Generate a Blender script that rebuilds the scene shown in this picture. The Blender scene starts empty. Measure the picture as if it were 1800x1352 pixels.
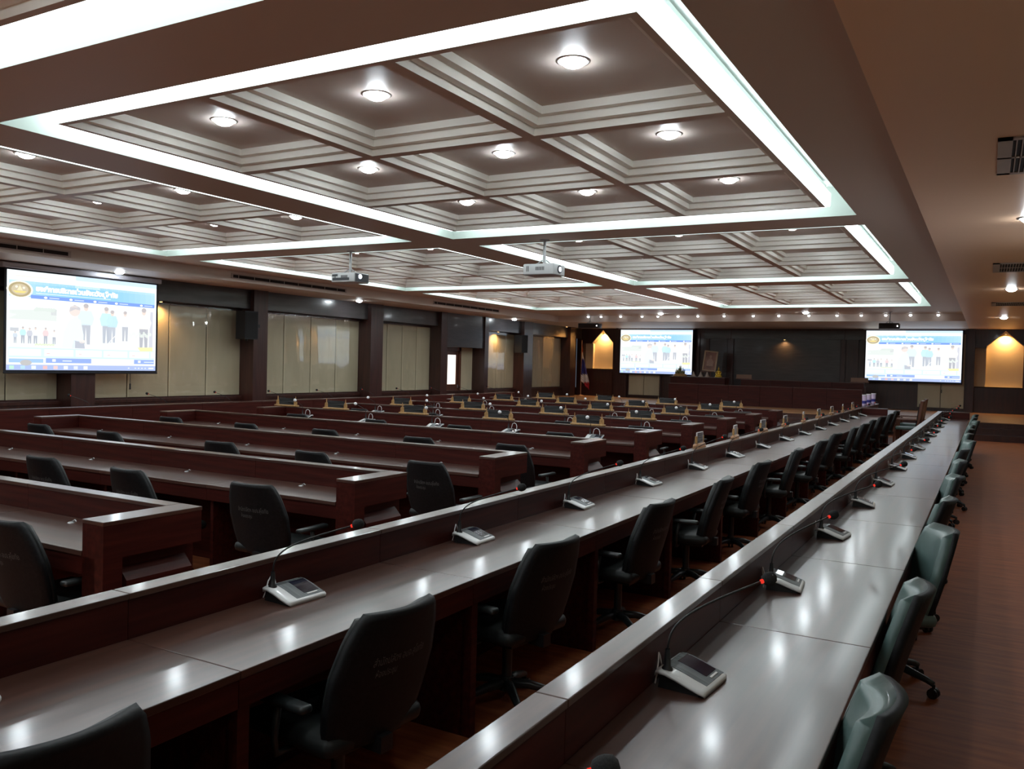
import bpy, bmesh, math, random
from mathutils import Vector, Matrix
random.seed(7)
R = math.radians
scene = bpy.context.scene
COL = scene.collection

# ------------------------------------------------------------------ camera
EYE = 1.775
YAW, PITCH, ROLL, FPX = 0.5139, -0.0248, 0.0257, 1482.5
cyw, syw = math.cos(YAW), math.sin(YAW)
cp, sp = math.cos(PITCH), math.sin(PITCH)
fwd = Vector((-syw*cp, cyw*cp, sp))
r0 = Vector((cyw, syw, 0.0)); u0 = r0.cross(fwd)
rt = math.cos(ROLL)*r0 + math.sin(ROLL)*u0
up = -math.sin(ROLL)*r0 + math.cos(ROLL)*u0
cam_data = bpy.data.cameras.new('camera'); cam = bpy.data.objects.new('camera', cam_data)
COL.objects.link(cam)
cam.matrix_world = Matrix(((rt.x, up.x, -fwd.x, 0), (rt.y, up.y, -fwd.y, 0), (rt.z, up.z, -fwd.z, EYE), (0, 0, 0, 1)))
cam_data.sensor_fit = 'HORIZONTAL'; cam_data.sensor_width = 36.0
cam_data.lens = FPX/1800*36.0; cam_data.clip_start = 0.05; cam_data.clip_end = 200
scene.camera = cam

# ------------------------------------------------------------------ world, exposure
w = bpy.data.worlds.new('world'); scene.world = w; w.use_nodes = True
w.node_tree.nodes['Background'].inputs[0].default_value = (0.5, 0.6, 0.75, 1)
w.node_tree.nodes['Background'].inputs[1].default_value = 0.2
vs = scene.view_settings
scene.display_settings.display_device = 'sRGB'
vs.view_transform = 'Standard'; vs.look = 'None'; vs.gamma = 1.0; vs.use_curve_mapping = False
vs.exposure = 0.38
STRIP = 6.5        # cove tubes
DOWN = 96.0         # coffer downlights
WARM = (1.0, 0.55, 0.2)

# ------------------------------------------------------------------ materials
def mat(name, col, rough=0.5, metal=0.0, coat=0.0, spec=0.5, emit=None, es=0.0, trans=0.0, coatr=0.05):
    m = bpy.data.materials.new(name); m.use_nodes = True
    b = m.node_tree.nodes['Principled BSDF']
    b.inputs['Base Color'].default_value = (*col, 1); b.inputs['Roughness'].default_value = rough
    b.inputs['Metallic'].default_value = metal; b.inputs['Coat Weight'].default_value = coat
    b.inputs['Coat Roughness'].default_value = coatr
    b.inputs['Specular IOR Level'].default_value = spec
    b.inputs['Transmission Weight'].default_value = trans
    if emit: b.inputs['Emission Color'].default_value = (*emit, 1); b.inputs['Emission Strength'].default_value = es
    return m
def emat(name, col, s):
    m = bpy.data.materials.new(name); m.use_nodes = True
    nt = m.node_tree; nt.nodes.clear()
    e = nt.nodes.new('ShaderNodeEmission'); o = nt.nodes.new('ShaderNodeOutputMaterial')
    e.inputs[0].default_value = (*col, 1); e.inputs[1].default_value = s
    nt.links.new(e.outputs[0], o.inputs[0]); return m
def nmat(name, c1, c2, scale, rough, coat=0.0, bump=0.0, detail=4, rvar=0.0, spec=0.5, coatr=0.08, coords='Object'):
    """principled with a stretched noise between two colours, optional bump"""
    m = mat(name, c1, rough, coat=coat, spec=spec, coatr=coatr)
    nt = m.node_tree; b = nt.nodes['Principled BSDF']
    tc = nt.nodes.new('ShaderNodeTexCoord'); mp = nt.nodes.new('ShaderNodeMapping')
    mp.inputs['Scale'].default_value = scale
    n = nt.nodes.new('ShaderNodeTexNoise'); n.inputs['Scale'].default_value = 1.0; n.inputs['Detail'].default_value = detail
    cr = nt.nodes.new('ShaderNodeValToRGB')
    cr.color_ramp.elements[0].position = 0.35; cr.color_ramp.elements[0].color = (*c1, 1)
    cr.color_ramp.elements[1].position = 0.68; cr.color_ramp.elements[1].color = (*c2, 1)
    L = nt.links.new
    L(tc.outputs[coords], mp.inputs[0]); L(mp.outputs[0], n.inputs[0]); L(n.outputs[0], cr.inputs[0]); L(cr.outputs[0], b.inputs['Base Color'])
    if bump:
        bp = nt.nodes.new('ShaderNodeBump'); bp.inputs['Strength'].default_value = bump; bp.inputs['Distance'].default_value = 0.01
        L(n.outputs[0], bp.inputs['Height']); L(bp.outputs[0], b.inputs['Normal'])
    if rvar:
        mr = nt.nodes.new('ShaderNodeMapRange'); mr.inputs['To Min'].default_value = rough; mr.inputs['To Max'].default_value = rough+rvar
        L(n.outputs[0], mr.inputs[0]); L(mr.outputs[0], b.inputs['Roughness'])
    return m
M = {}
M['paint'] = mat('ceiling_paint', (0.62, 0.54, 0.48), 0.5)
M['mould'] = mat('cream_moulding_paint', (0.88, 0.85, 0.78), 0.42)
M['paint_low_bounce'] = mat('lower_ceiling_bounce_tint', (0.92, 0.60, 0.40), 0.42)  # orange floor bounce painted into the lower ceiling over the right aisle
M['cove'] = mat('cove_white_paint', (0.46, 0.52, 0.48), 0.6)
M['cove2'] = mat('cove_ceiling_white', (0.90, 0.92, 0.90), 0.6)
M['strip'] = emat('fluorescent_tube', (0.86, 0.97, 1.0), STRIP)
M['down'] = emat('downlight_glow', (0.87, 0.96, 1.0), DOWN)
M['down2'] = emat('downlight_glow_small', (0.9, 0.95, 1.0), 60)
M['rim'] = mat('downlight_rim', (0.7, 0.68, 0.66), 0.3, metal=0.6)
W1, W2 = (0.034, 0.0050, 0.0038), (0.066, 0.0110, 0.0075)
M['wood_y'] = nmat('mahogany_grain_along_y', W1, W2, (30, 1.6, 30), 0.42, coat=0.0, spec=0.18)
M['wood_x'] = nmat('mahogany_grain_along_x', W1, W2, (1.6, 30, 30), 0.42, coat=0.0, spec=0.18)
M['top_y'] = nmat('lacquered_top_along_y', (0.046, 0.018, 0.012), (0.090, 0.038, 0.026), (26, 1.3, 26), 0.29, coat=0.30, rvar=0.03, spec=0.75, coatr=0.115)
M['top_x'] = nmat('lacquered_top_along_x', (0.046, 0.018, 0.012), (0.090, 0.038, 0.026), (1.3, 26, 26), 0.29, coat=0.30, rvar=0.03, spec=0.75, coatr=0.115)
M['seam'] = mat('dark_gap', (0.01, 0.006, 0.005), 0.8)
M['wallwood'] = nmat('dark_wall_panelling', (0.030, 0.010, 0.008), (0.055, 0.017, 0.012), (12, 12, 1.2), 0.32, coat=0.2)
M['header'] = nmat('header_panelling', (0.035, 0.030, 0.032), (0.055, 0.046, 0.048), (2, 2, 14), 0.28, coat=0.3)
M['pillar'] = nmat('pillar_veneer', (0.032, 0.010, 0.009), (0.056, 0.019, 0.015), (14, 14, 1.2), 0.35, coat=0.2)
M['floor'] = nmat('reddish_parquet', (0.21, 0.055, 0.019), (0.36, 0.110, 0.042), (3.0, 22, 1), 0.48, coat=0.0, bump=0.05, rvar=0.10, spec=0.28)
M['stage'] = nmat('stage_parquet', (0.34, 0.17, 0.08), (0.45, 0.24, 0.12), (2.0, 14, 1), 0.4, coat=0.1)
M['cream'] = nmat('cream_shutter', (0.50, 0.45, 0.31), (0.56, 0.51, 0.36), (3, 3, 1.0), 0.5)
M['plaster'] = mat('cream_niche_plaster', (0.68, 0.58, 0.42), 0.6)
M['greywall'] = mat('back_wall_paint', (0.40, 0.34, 0.28), 0.6)
M['black'] = mat('black_plastic', (0.012, 0.012, 0.013), 0.45)
M['cab'] = mat('speaker_black', (0.010, 0.010, 0.012), 0.7)
M['foam'] = nmat('black_foam', (0.010, 0.010, 0.011), (0.02, 0.02, 0.02), (300, 300, 300), 0.95, bump=0.4)
M['wfoam'] = mat('white_foam', (0.85, 0.85, 0.88), 0.9, emit=(0.85,0.86,0.9), es=0.0)
M['shell'] = mat('white_unit_shell', (0.72, 0.72, 0.72), 0.28, coat=0.3)
M['grille'] = nmat('grey_speaker_grille', (0.055, 0.062, 0.066), (0.14, 0.155, 0.16), (8, 140, 8), 0.45)
M['lcd'] = mat('dark_display_glass', (0.012, 0.014, 0.03), 0.08, coat=0.6)
M['redled'] = emat('red_light_ring', (1.0, 0.05, 0.03), 0.6)
M['cable'] = mat('white_cable', (0.75, 0.72, 0.72), 0.4)
M['leather'] = nmat('green_leather', (0.066, 0.112, 0.105), (0.095, 0.150, 0.140), (6, 6, 6), 0.38, coat=0.1, bump=0.15)
M['leather_black'] = nmat('black_leather', (0.010, 0.012, 0.012), (0.018, 0.021, 0.021), (6, 6, 6), 0.45, spec=0.3)
M['backshell'] = nmat('black_chair_shell', (0.005, 0.005, 0.006), (0.010, 0.010, 0.011), (60, 60, 60), 0.6, spec=0.25)
M['arm'] = mat('chair_arm_plastic', (0.02, 0.025, 0.026), 0.35)
M['chrome'] = mat('chair_lift_metal', (0.25, 0.25, 0.26), 0.3, metal=0.9)
M['print'] = mat('grey_lettering', (0.12, 0.12, 0.12), 0.7)
M['gold'] = nmat('golden_wood', (0.30, 0.16, 0.055), (0.48, 0.28, 0.11), (30, 30, 30), 0.45)
M['pale_wood'] = nmat('pale_tan_wood', (0.42, 0.22, 0.11), (0.58, 0.33, 0.18), (30, 30, 30), 0.45)
M['projw'] = mat('projector_grey_shell', (0.50, 0.50, 0.50), 0.45)
M['projd'] = mat('projector_dark', (0.03, 0.03, 0.035), 0.4)
M['lensglow'] = emat('projector_lens_glow', (0.75, 0.85, 1.0), 9)
M['metal'] = mat('grey_metal', (0.42, 0.42, 0.43), 0.35, metal=0.7)
M['case'] = mat('screen_case_grey', (0.45, 0.45, 0.50), 0.5)
M['border'] = mat('screen_black_border', (0.006, 0.006, 0.012), 0.7)
M['slot'] = mat('vent_dark_slot', (0.012, 0.006, 0.005), 0.8)
M['ventw'] = mat('vent_frame_paint', (0.45, 0.38, 0.35), 0.5)
M['doorglass'] = emat('daylight_behind_door_glass', (1.0, 0.93, 0.84), 1.25)
M['doorwood'] = nmat('door_wood', (0.09, 0.03, 0.018), (0.14, 0.05, 0.028), (14, 14, 1.5), 0.35)
M['red'] = mat('flag_red', (0.45, 0.02, 0.03), 0.8); M['white'] = mat('flag_white', (0.7, 0.68, 0.7), 0.8); M['blue'] = mat('flag_blue', (0.03, 0.03, 0.22), 0.8)
M['brass'] = mat('polished_gold', (0.85, 0.62, 0.08), 0.25, metal=0.9, emit=(0.8, 0.55, 0.02), es=0.0)
M['cup'] = mat('lilac_printed_cup', (0.52, 0.42, 0.60), 0.5)
M['paper'] = mat('pale_stone', (0.45, 0.36, 0.30), 0.7)
M['plate'] = nmat('smoked_acrylic_plate', (0.010, 0.010, 0.011), (0.07, 0.07, 0.072), (2, 2, 110), 0.25, coat=0.1, detail=2)
M['portrait'] = nmat('portrait_print', (0.16, 0.07, 0.05), (0.34, 0.16, 0.11), (3, 3, 3), 0.4)
def plastic_mat():
    m = mat('clear_plastic_sheet', (0.9, 0.9, 0.9), 0.06)
    nt = m.node_tree; b = nt.nodes['Principled BSDF']; out = nt.nodes['Material Output']; L = nt.links.new
    tr = nt.nodes.new('ShaderNodeBsdfTransparent'); gl = nt.nodes.new('ShaderNodeBsdfGlossy'); mx = nt.nodes.new('ShaderNodeMixShader')
    gl.inputs['Roughness'].default_value = 0.05
    mx.inputs[0].default_value = 0.16
    tc = nt.nodes.new('ShaderNodeTexCoord'); mp = nt.nodes.new('ShaderNodeMapping'); mp.inputs['Scale'].default_value = (2.2, 2.2, 0.7)
    n = nt.nodes.new('ShaderNodeTexNoise'); n.inputs['Scale'].default_value = 1.3; n.inputs['Detail'].default_value = 2.0
    bp = nt.nodes.new('ShaderNodeBump'); bp.inputs['Strength'].default_value = 0.08; bp.inputs['Distance'].default_value = 0.03
    L(tc.outputs['Object'], mp.inputs[0]); L(mp.outputs[0], n.inputs[0]); L(n.outputs[0], bp.inputs['Height'])
    L(bp.outputs[0], gl.inputs['Normal'])
    L(tr.outputs[0], mx.inputs[1]); L(gl.outputs[0], mx.inputs[2]); L(mx.outputs[0], out.inputs[0])
    return m
M['plastic'] = plastic_mat()

# ------------------------------------------------------------------ mesh helpers
class MB:
    def __init__(s): s.v = []; s.f = []; s.mi = []; s.sm = []
    def add(s, vs_, fs, mi=0, smooth=False):
        o = len(s.v); s.v += [tuple(p) for p in vs_]
        for f in fs: s.f.append(tuple(i+o for i in f)); s.mi.append(mi); s.sm.append(smooth)
        return s
    def box(s, x0, x1, y0, y1, z0, z1, mi=0, bev=0.0):
        if bev <= 0:
            vs_ = [(x, y, z) for x in (x0, x1) for y in (y0, y1) for z in (z0, z1)]
            return s.add(vs_, [(0,1,3,2),(4,6,7,5),(0,4,5,1),(2,3,7,6),(0,2,6,4),(1,5,7,3)], mi)
        bm = bmesh.new(); bmesh.ops.create_cube(bm, size=1.0)
        for v in bm.verts: v.co = Vector(((x0+x1)/2+v.co.x*(x1-x0), (y0+y1)/2+v.co.y*(y1-y0), (z0+z1)/2+v.co.z*(z1-z0)))
        bmesh.ops.bevel(bm, geom=bm.edges[:], offset=bev, segments=2, affect='EDGES', profile=0.5)
        s.add([v.co[:] for v in bm.verts], [[v.index for v in f.verts] for f in bm.faces], mi, bev > .007); bm.free(); return s
    def cyl(s, p0, p1, r0_, r1_=None, n=12, mi=0, cap=True):
        if r1_ is None: r1_ = r0_
        p0 = Vector(p0); p1 = Vector(p1); d = (p1-p0).normalized()
        a = d.orthogonal().normalized(); b = d.cross(a)
        vs_ = []
        for p, r in ((p0, r0_), (p1, r1_)):
            for i in range(n):
                t = 2*math.pi*i/n; vs_.append(p+a*(r*math.cos(t))+b*(r*math.sin(t)))
        s.add(vs_, [(i, (i+1) % n, n+(i+1) % n, n+i) for i in range(n)], mi, True)
        if cap: s.add(vs_[:n], [tuple(range(n-1, -1, -1))], mi); s.add(vs_[n:], [tuple(range(n))], mi)
        return s
    def tube(s, pts, r, n=8, mi=0):
        pts = [Vector(p) for p in pts]; rs = r if isinstance(r, (list, tuple)) else [r]*len(pts)
        prev = None; vs_ = []
        for i, p in enumerate(pts):
            d = (pts[min(i+1, len(pts)-1)]-pts[max(i-1, 0)]).normalized()
            if prev is None: a = d.orthogonal().normalized()
            else: a = (prev-d*prev.dot(d)).normalized()
            prev = a; b = d.cross(a)
            for k in range(n):
                t = 2*math.pi*k/n; vs_.append(p+a*(rs[i]*math.cos(t))+b*(rs[i]*math.sin(t)))
        fs = [(i*n+k, i*n+(k+1) % n, (i+1)*n+(k+1) % n, (i+1)*n+k) for i in range(len(pts)-1) for k in range(n)]
        fs += [tuple(range(n-1, -1, -1)), tuple((len(pts)-1)*n+k for k in range(n))]
        return s.add(vs_, fs, mi, True)
    def lathe(s, prof, c=(0, 0, 0), n=16, mi=0):
        vs_ = []; m = len(prof)
        for i in range(n):
            t = 2*math.pi*i/n
            for r, z in prof: vs_.append((c[0]+r*math.cos(t), c[1]+r*math.sin(t), c[2]+z))
        return s.add(vs_, [(i*m+j, ((i+1) % n)*m+j, ((i+1) % n)*m+j+1, i*m+j+1) for i in range(n) for j in range(m-1)], mi, True)
    def ball(s, c, r, n=12, mi=0, sz=1.0):
        return s.lathe([(max(r*math.sin(math.pi*j/8), 1e-4), -r*sz*math.cos(math.pi*j/8)) for j in range(9)], c, n, mi)
    def prism(s, poly, axis, a, b, mi=0):
        """poly: 2D outline; axis x: poly=(y,z), y: poly=(x,z), z: poly=(x,y)"""
        def P(p, t): return {'x': (t, p[0], p[1]), 'y': (p[0], t, p[1]), 'z': (p[0], p[1], t)}[axis]
        n = len(poly); vs_ = [P(p, a) for p in poly]+[P(p, b) for p in poly]
        return s.add(vs_, [(i, (i+1) % n, n+(i+1) % n, n+i) for i in range(n)]+[tuple(range(n-1, -1, -1)), tuple(range(n, 2*n))], mi)
    def build(s, name, mats, parent=None, loc=None):
        me = bpy.data.meshes.new(name); me.from_pydata(s.v, [], s.f)
        for m_ in (mats if isinstance(mats, (list, tuple)) else [mats]): me.materials.append(m_)
        me.polygons.foreach_set('material_index', s.mi); me.polygons.foreach_set('use_smooth', s.sm)
        bm = bmesh.new(); bm.from_mesh(me); bmesh.ops.recalc_face_normals(bm, faces=bm.faces); bm.to_mesh(me); bm.free()
        me.update()
        o = bpy.data.objects.new(name, me); COL.objects.link(o)
        if parent: o.parent = parent
        if loc: o.location = loc
        return o
def flat(name, mb, mats, parent=None):      # keep authored normals
    return mb.build(name, mats, parent)
def tag(o, label, cat, group=None, kind=None):
    o['label'] = label; o['category'] = cat
    if group: o['group'] = group
    if kind: o['kind'] = kind
    return o
def struct(o): o['kind'] = 'structure'; return o
def thing(name, label, cat, loc=(0, 0, 0), rz=0.0, group=None):
    o = bpy.data.objects.new(name, None); COL.objects.link(o); o.location = loc; o.rotation_euler = (0, 0, rz)
    o.empty_display_size = 0.1
    return tag(o, label, cat, group)
KIDS = {}
def copy_tree(o, parent=None):
    c = o.copy(); COL.objects.link(c); c.parent = parent
    for ch in KIDS[o.name] if o.name in KIDS else kids(o): copy_tree(ch, c)
    return c
def kids(o):
    KIDS[o.name] = [x for x in COL.objects if x.parent == o]; return KIDS[o.name]
ORD = ['first', 'second', 'third', 'fourth', 'fifth', 'sixth', 'seventh', 'eighth', 'ninth', 'tenth', 'eleventh', 'twelfth', 'thirteenth', 'fourteenth', 'fifteenth', 'sixteenth']

# ------------------------------------------------------------------ key dimensions
ZS, ZL = 3.598, 3.38                    # main soffit, lower perimeter ceiling
XW, XE, YN, YS = -15.7, 1.15, 33.5, -5.0
XFW, XFE, YF = -14.1, -0.64, 28.4       # edges of the lower perimeter ceiling
OPX = [(-13.326, -7.737), (-6.99, -1.395)]
OPY = [(3.876+7.34*k, 3.876+7.34*k+6.608) for k in range(-1, 3)]
LEDGE, DESK = 0.925, 0.76

# ------------------------------------------------------------------ shell
struct(MB().box(XW-.3, XE+.3, YS-.3, YN+.3, -.2, 0).build('floor', M['floor']))
# main soffit with eight openings
def soffit():
    mb = MB(); xs = [XFW]+[v for p in OPX for v in p]+[XFE]; ys = [YS]+[v for p in OPY for v in p]+[YF]
    T = 4.0
    for i in range(len(xs)-1):
        for j in range(len(ys)-1):
            if i % 2 == 1 and j % 2 == 1: continue
            mb.add([(xs[i], ys[j], ZS), (xs[i+1], ys[j], ZS), (xs[i+1], ys[j+1], ZS), (xs[i], ys[j+1], ZS)], [(0, 3, 2, 1)])
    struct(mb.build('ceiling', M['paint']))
    co = MB()
    for (x0, x1) in OPX:
        for (y0, y1) in OPY:
            e = 0.0
            for a, b in (((x0, y0), (x1, y0)), ((x1, y0), (x1, y1)), ((x1, y1), (x0, y1)), ((x0, y1), (x0, y0))):
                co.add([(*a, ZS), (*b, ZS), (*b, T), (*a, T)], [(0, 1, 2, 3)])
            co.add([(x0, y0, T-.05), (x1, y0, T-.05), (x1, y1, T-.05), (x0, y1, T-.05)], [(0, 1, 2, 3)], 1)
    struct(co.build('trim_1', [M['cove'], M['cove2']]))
soffit()
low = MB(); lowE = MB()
def lowbox(x0, x1, y0, y1): low.box(x0, x1, y0, y1, ZL, 4.05)
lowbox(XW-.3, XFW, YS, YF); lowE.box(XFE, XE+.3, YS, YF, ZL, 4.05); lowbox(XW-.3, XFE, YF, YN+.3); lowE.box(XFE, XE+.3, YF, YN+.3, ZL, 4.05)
struct(low.build('ceiling', M['paint'])); struct(lowE.build('ceiling', M['paint_low_bounce']))
struct(MB().box(XW-.3, XE+.3, YS-.3, YN+.3, 4.05, 4.2).build('ceiling', M['greywall']))

def coffer(x0, x1, y0, y1, zb=3.65):
    """3 x 3 coffered panel with stepped mouldings"""
    mb = MB(); nx = 3; xs = [x0+(x1-x0)*i/3 for i in range(4)]; ys = [y0+(y1-y0)*i/3 for i in range(4)]
    rise, tread, hw = 0.063, 0.068, 0.055
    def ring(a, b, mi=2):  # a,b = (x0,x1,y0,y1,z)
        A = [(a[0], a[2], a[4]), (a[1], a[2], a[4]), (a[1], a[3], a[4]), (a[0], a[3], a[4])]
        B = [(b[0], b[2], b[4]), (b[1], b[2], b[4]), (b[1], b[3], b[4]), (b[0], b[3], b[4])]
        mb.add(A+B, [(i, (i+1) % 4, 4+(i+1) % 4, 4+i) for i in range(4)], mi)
    for i in range(3):
        for j in range(3):
            cx0, cx1, cy0, cy1 = xs[i], xs[i+1], ys[j], ys[j+1]
            cur = (cx0, cx1, cy0, cy1, zb); ins = hw
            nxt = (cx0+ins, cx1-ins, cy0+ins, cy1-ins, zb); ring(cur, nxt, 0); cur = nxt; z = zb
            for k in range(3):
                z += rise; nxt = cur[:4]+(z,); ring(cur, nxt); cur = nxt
                t = tread if k < 2 else 0
                if t:
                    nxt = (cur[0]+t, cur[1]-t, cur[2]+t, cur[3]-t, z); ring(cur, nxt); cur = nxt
            mb.add([(cur[0], cur[2], z), (cur[1], cur[2], z), (cur[1], cur[3], z), (cur[0], cur[3], z)], [(0, 1, 2, 3)])
    # outer side of the panel and its top
    zt = 3.90
    A = [(x0, y0, zb), (x1, y0, zb), (x1, y1, zb), (x0, y1, zb)]; B = [(p[0], p[1], zt) for p in A]
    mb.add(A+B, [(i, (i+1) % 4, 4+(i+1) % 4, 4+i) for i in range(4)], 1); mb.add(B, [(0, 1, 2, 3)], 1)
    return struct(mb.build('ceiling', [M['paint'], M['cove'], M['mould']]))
PANX = [(-13.326+.235, -7.737-.27), (-6.99+.24, -1.395-.29)]
def downlight(r=0.085, m='down', z=0.0):
    pass
zf = 3.65+3*0.063
dl = thing('recessed_downlight', '', 'downlight')
MB().lathe([(0.085, 0.004), (0.105, -0.006), (0.12, 0.0), (0.12, 0.006)], n=20).build('rim', M['rim'], dl)
MB().lathe([(.001, -.046), (.03, -.043), (.06, -.032), (.080, -.015), (.088, .0)], n=20).build('lamp_face', M['down'], dl)
first_dl = True
def put_down(x, y, z, label, group, small=False):
    global first_dl
    if first_dl: o = dl; first_dl = False
    else: o = copy_tree(dl)
    o.location = (x, y, z); tag(o, label, 'downlight', group)
    return o
pnames = {0: 'left', 1: 'right'}
depthn = ['rearmost', 'near', 'middle', 'farthest']
for i in (1, 0):
    px0, px1 = PANX[i]
    for j in range(4):
        oy0, oy1 = OPY[j]; py0, py1 = oy0+.345, oy1-.33
        coffer(px0, px1, py0, py1)
        where = f'{depthn[j]} {pnames[i]}-hand coffered panel'
        t = thing('cove_light', f'bright white tube lighting around the {where}', 'light', ((px0+px1)/2, (py0+py1)/2, 3.70), 0, 'cove tube lights around the coffered panels')
        hx, hy = (px1-px0)/2, (py1-py0)/2; g = .03
        for (a, b, c, d) in ((-hx, hx, -hy-.05, -hy-.012), (-hx, hx, hy+.012, hy+.05), (-hx-.05, -hx-.012, -hy, hy), (hx+.012, hx+.05, -hy, hy)):
            MB().box(a, b, c, d, -0.042, 0.10).build('tube', M['strip'], t)
        for a in range(3):
            for b in range(3):
                put_down(px0+(px1-px0)*(a+.5)/3, py0+(py1-py0)*(b+.5)/3, zf-.001,
                         f'downlight in the {where}, {ORD[b]} row from the back, {["left","middle","right"][a]} coffer', 'round downlights in the coffers')

# walls -------------------------------------------------------------
struct(MB().box(XE, XE+.3, YS, YN, 0, ZL).build('wall_right', M['wallwood']))
for n_ in range(6):
    y_ = -4.2+5.1*n_
    MBw = MB()
    for q in range(4): MBw.box(XE-.03, XE, y_+1.1*q+.01, y_+1.1*(q+1)-.01, .83, 2.92)
    struct(MBw.build(f'window_{20+n_}', M['cream']))  # unseen cream shutters, added so the right wall bounces warmer light
struct(MB().box(XW, XE, YS-.3, YS, 0, ZL+.7).build('wall_back', M['greywall']))
struct(MB().box(XW-.5, XW-.32, YS, YN, 0, ZL).box(XW-.33, XW+.0, YS, YN, 0, .80).box(XW-.33, XW+.03, YS, YN, .76, .82)
       .build('wall_left', M['wallwood']))
PIL = [(1.0, 1.45), (5.5, 5.95), (9.95, 10.45), (14.55, 15.0), (18.95, 19.5), (22.5, 22.85), (25.2, 25.45), (28.05, 28.75), (32.1, 32.6)]
pil = MB()
for a, b in PIL: pil.box(XW-.3, XW+.35, a, b, 0, ZL)
struct(pil.build('trim_2', M['pillar']))
hd = MB()
ends = [YS]+[v for p in PIL for v in p]+[YN]
bays = [(ends[2*i], ends[2*i+1]) for i in range(len(PIL)+1)]
for n, (a, b) in enumerate(bays):
    if n == 6: hd.box(XW-.3, XW+.30, a, b, 2.28, ZL)      # above the door
    else: hd.box(XW-.3, XW+.22, a, b, 2.93, ZL)
struct(hd.build('trim_3', M['header']))
wn = 0
for n, (a, b) in enumerate(bays):
    if n == 6: continue
    if n == 9:
        struct(MB().box(XW-.3, XW-.02, a, b, .8, 2.95).build('trim_10', M['wallwood'])); continue
    wn += 1
    fr = MB().box(XW-.14, XW-.06, a, b, .80, .86).box(XW-.14, XW-.06, a, b, 2.87, 2.93)
    wobj = struct(fr.build(f'window_{wn}', M['pillar']))
    k = 4 if (b-a) > 2.5 else 3
    for q in range(k):
        ya = a+(b-a)*q/k+.012; yb = a+(b-a)*(q+1)/k-.012
        MB().box(XW-.12, XW-.09, ya, yb, .83, 2.92, bev=.006).build('shutter_panel', M['cream'], wobj)
        # rippled clear sheet in front of the panel
        sh = MB(); N = 10; rr = random.Random(n*10+q); ph = rr.random()*6
        vs_ = []
        for u in range(N+1):
            for v_ in range(9):
                y = ya+(yb-ya)*u/N; z = .84+(2.90-.84)*v_/8
                vs_.append((XW-.055+.0022*math.sin(u*1.0+ph+v_*.25)+.0015*math.sin(v_*1.3+ph), y, z))
        sh.add(vs_, [(u*9+v_, (u+1)*9+v_, (u+1)*9+v_+1, u*9+v_+1) for u in range(N) for v_ in range(8)], 0, True)
        sh.build('plastic_sheet', M['plastic'], wobj)
# door bay
da, db = bays[6]
dm = MB().box(XW-.3, XW-.18, da, db, 0, 2.28)
d1 = struct(MB().box(XW-.26, XW-.15, da, da+.08, 0, 2.28).box(XW-.26, XW-.15, da+1.52, da+1.62, 0, 2.28).box(XW-.26, XW-.15, da, da+1.62, 2.16, 2.28)
            .build('door_1', M['doorwood']))
for (ya, yb) in ((da+.09, da+.72), (da+.74, da+1.51)):
    MB().box(XW-.24, XW-.20, ya, yb, 0, 1.02).box(XW-.24, XW-.20, ya, yb, 2.02, 2.15).box(XW-.24, XW-.20, ya, ya+.12, 1.02, 2.02).box(XW-.24, XW-.20, yb-.12, yb, 1.02, 2.02).build('door_leaf', M['doorwood'], d1)
    MB().box(XW-.235, XW-.225, ya+.12, yb-.12, 1.02, 2.02).build('glass_pane', M['doorglass'], d1)
    MB().cyl((XW-.17, yb-.06, .9), (XW-.17, yb-.06, 1.0), .012, n=8).build('door_handle', M['metal'], d1)
struct(MB().box(XW-.26, XW-.16, da+1.62, db, 0, 2.28).build('trim_4', M['cream']))

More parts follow.
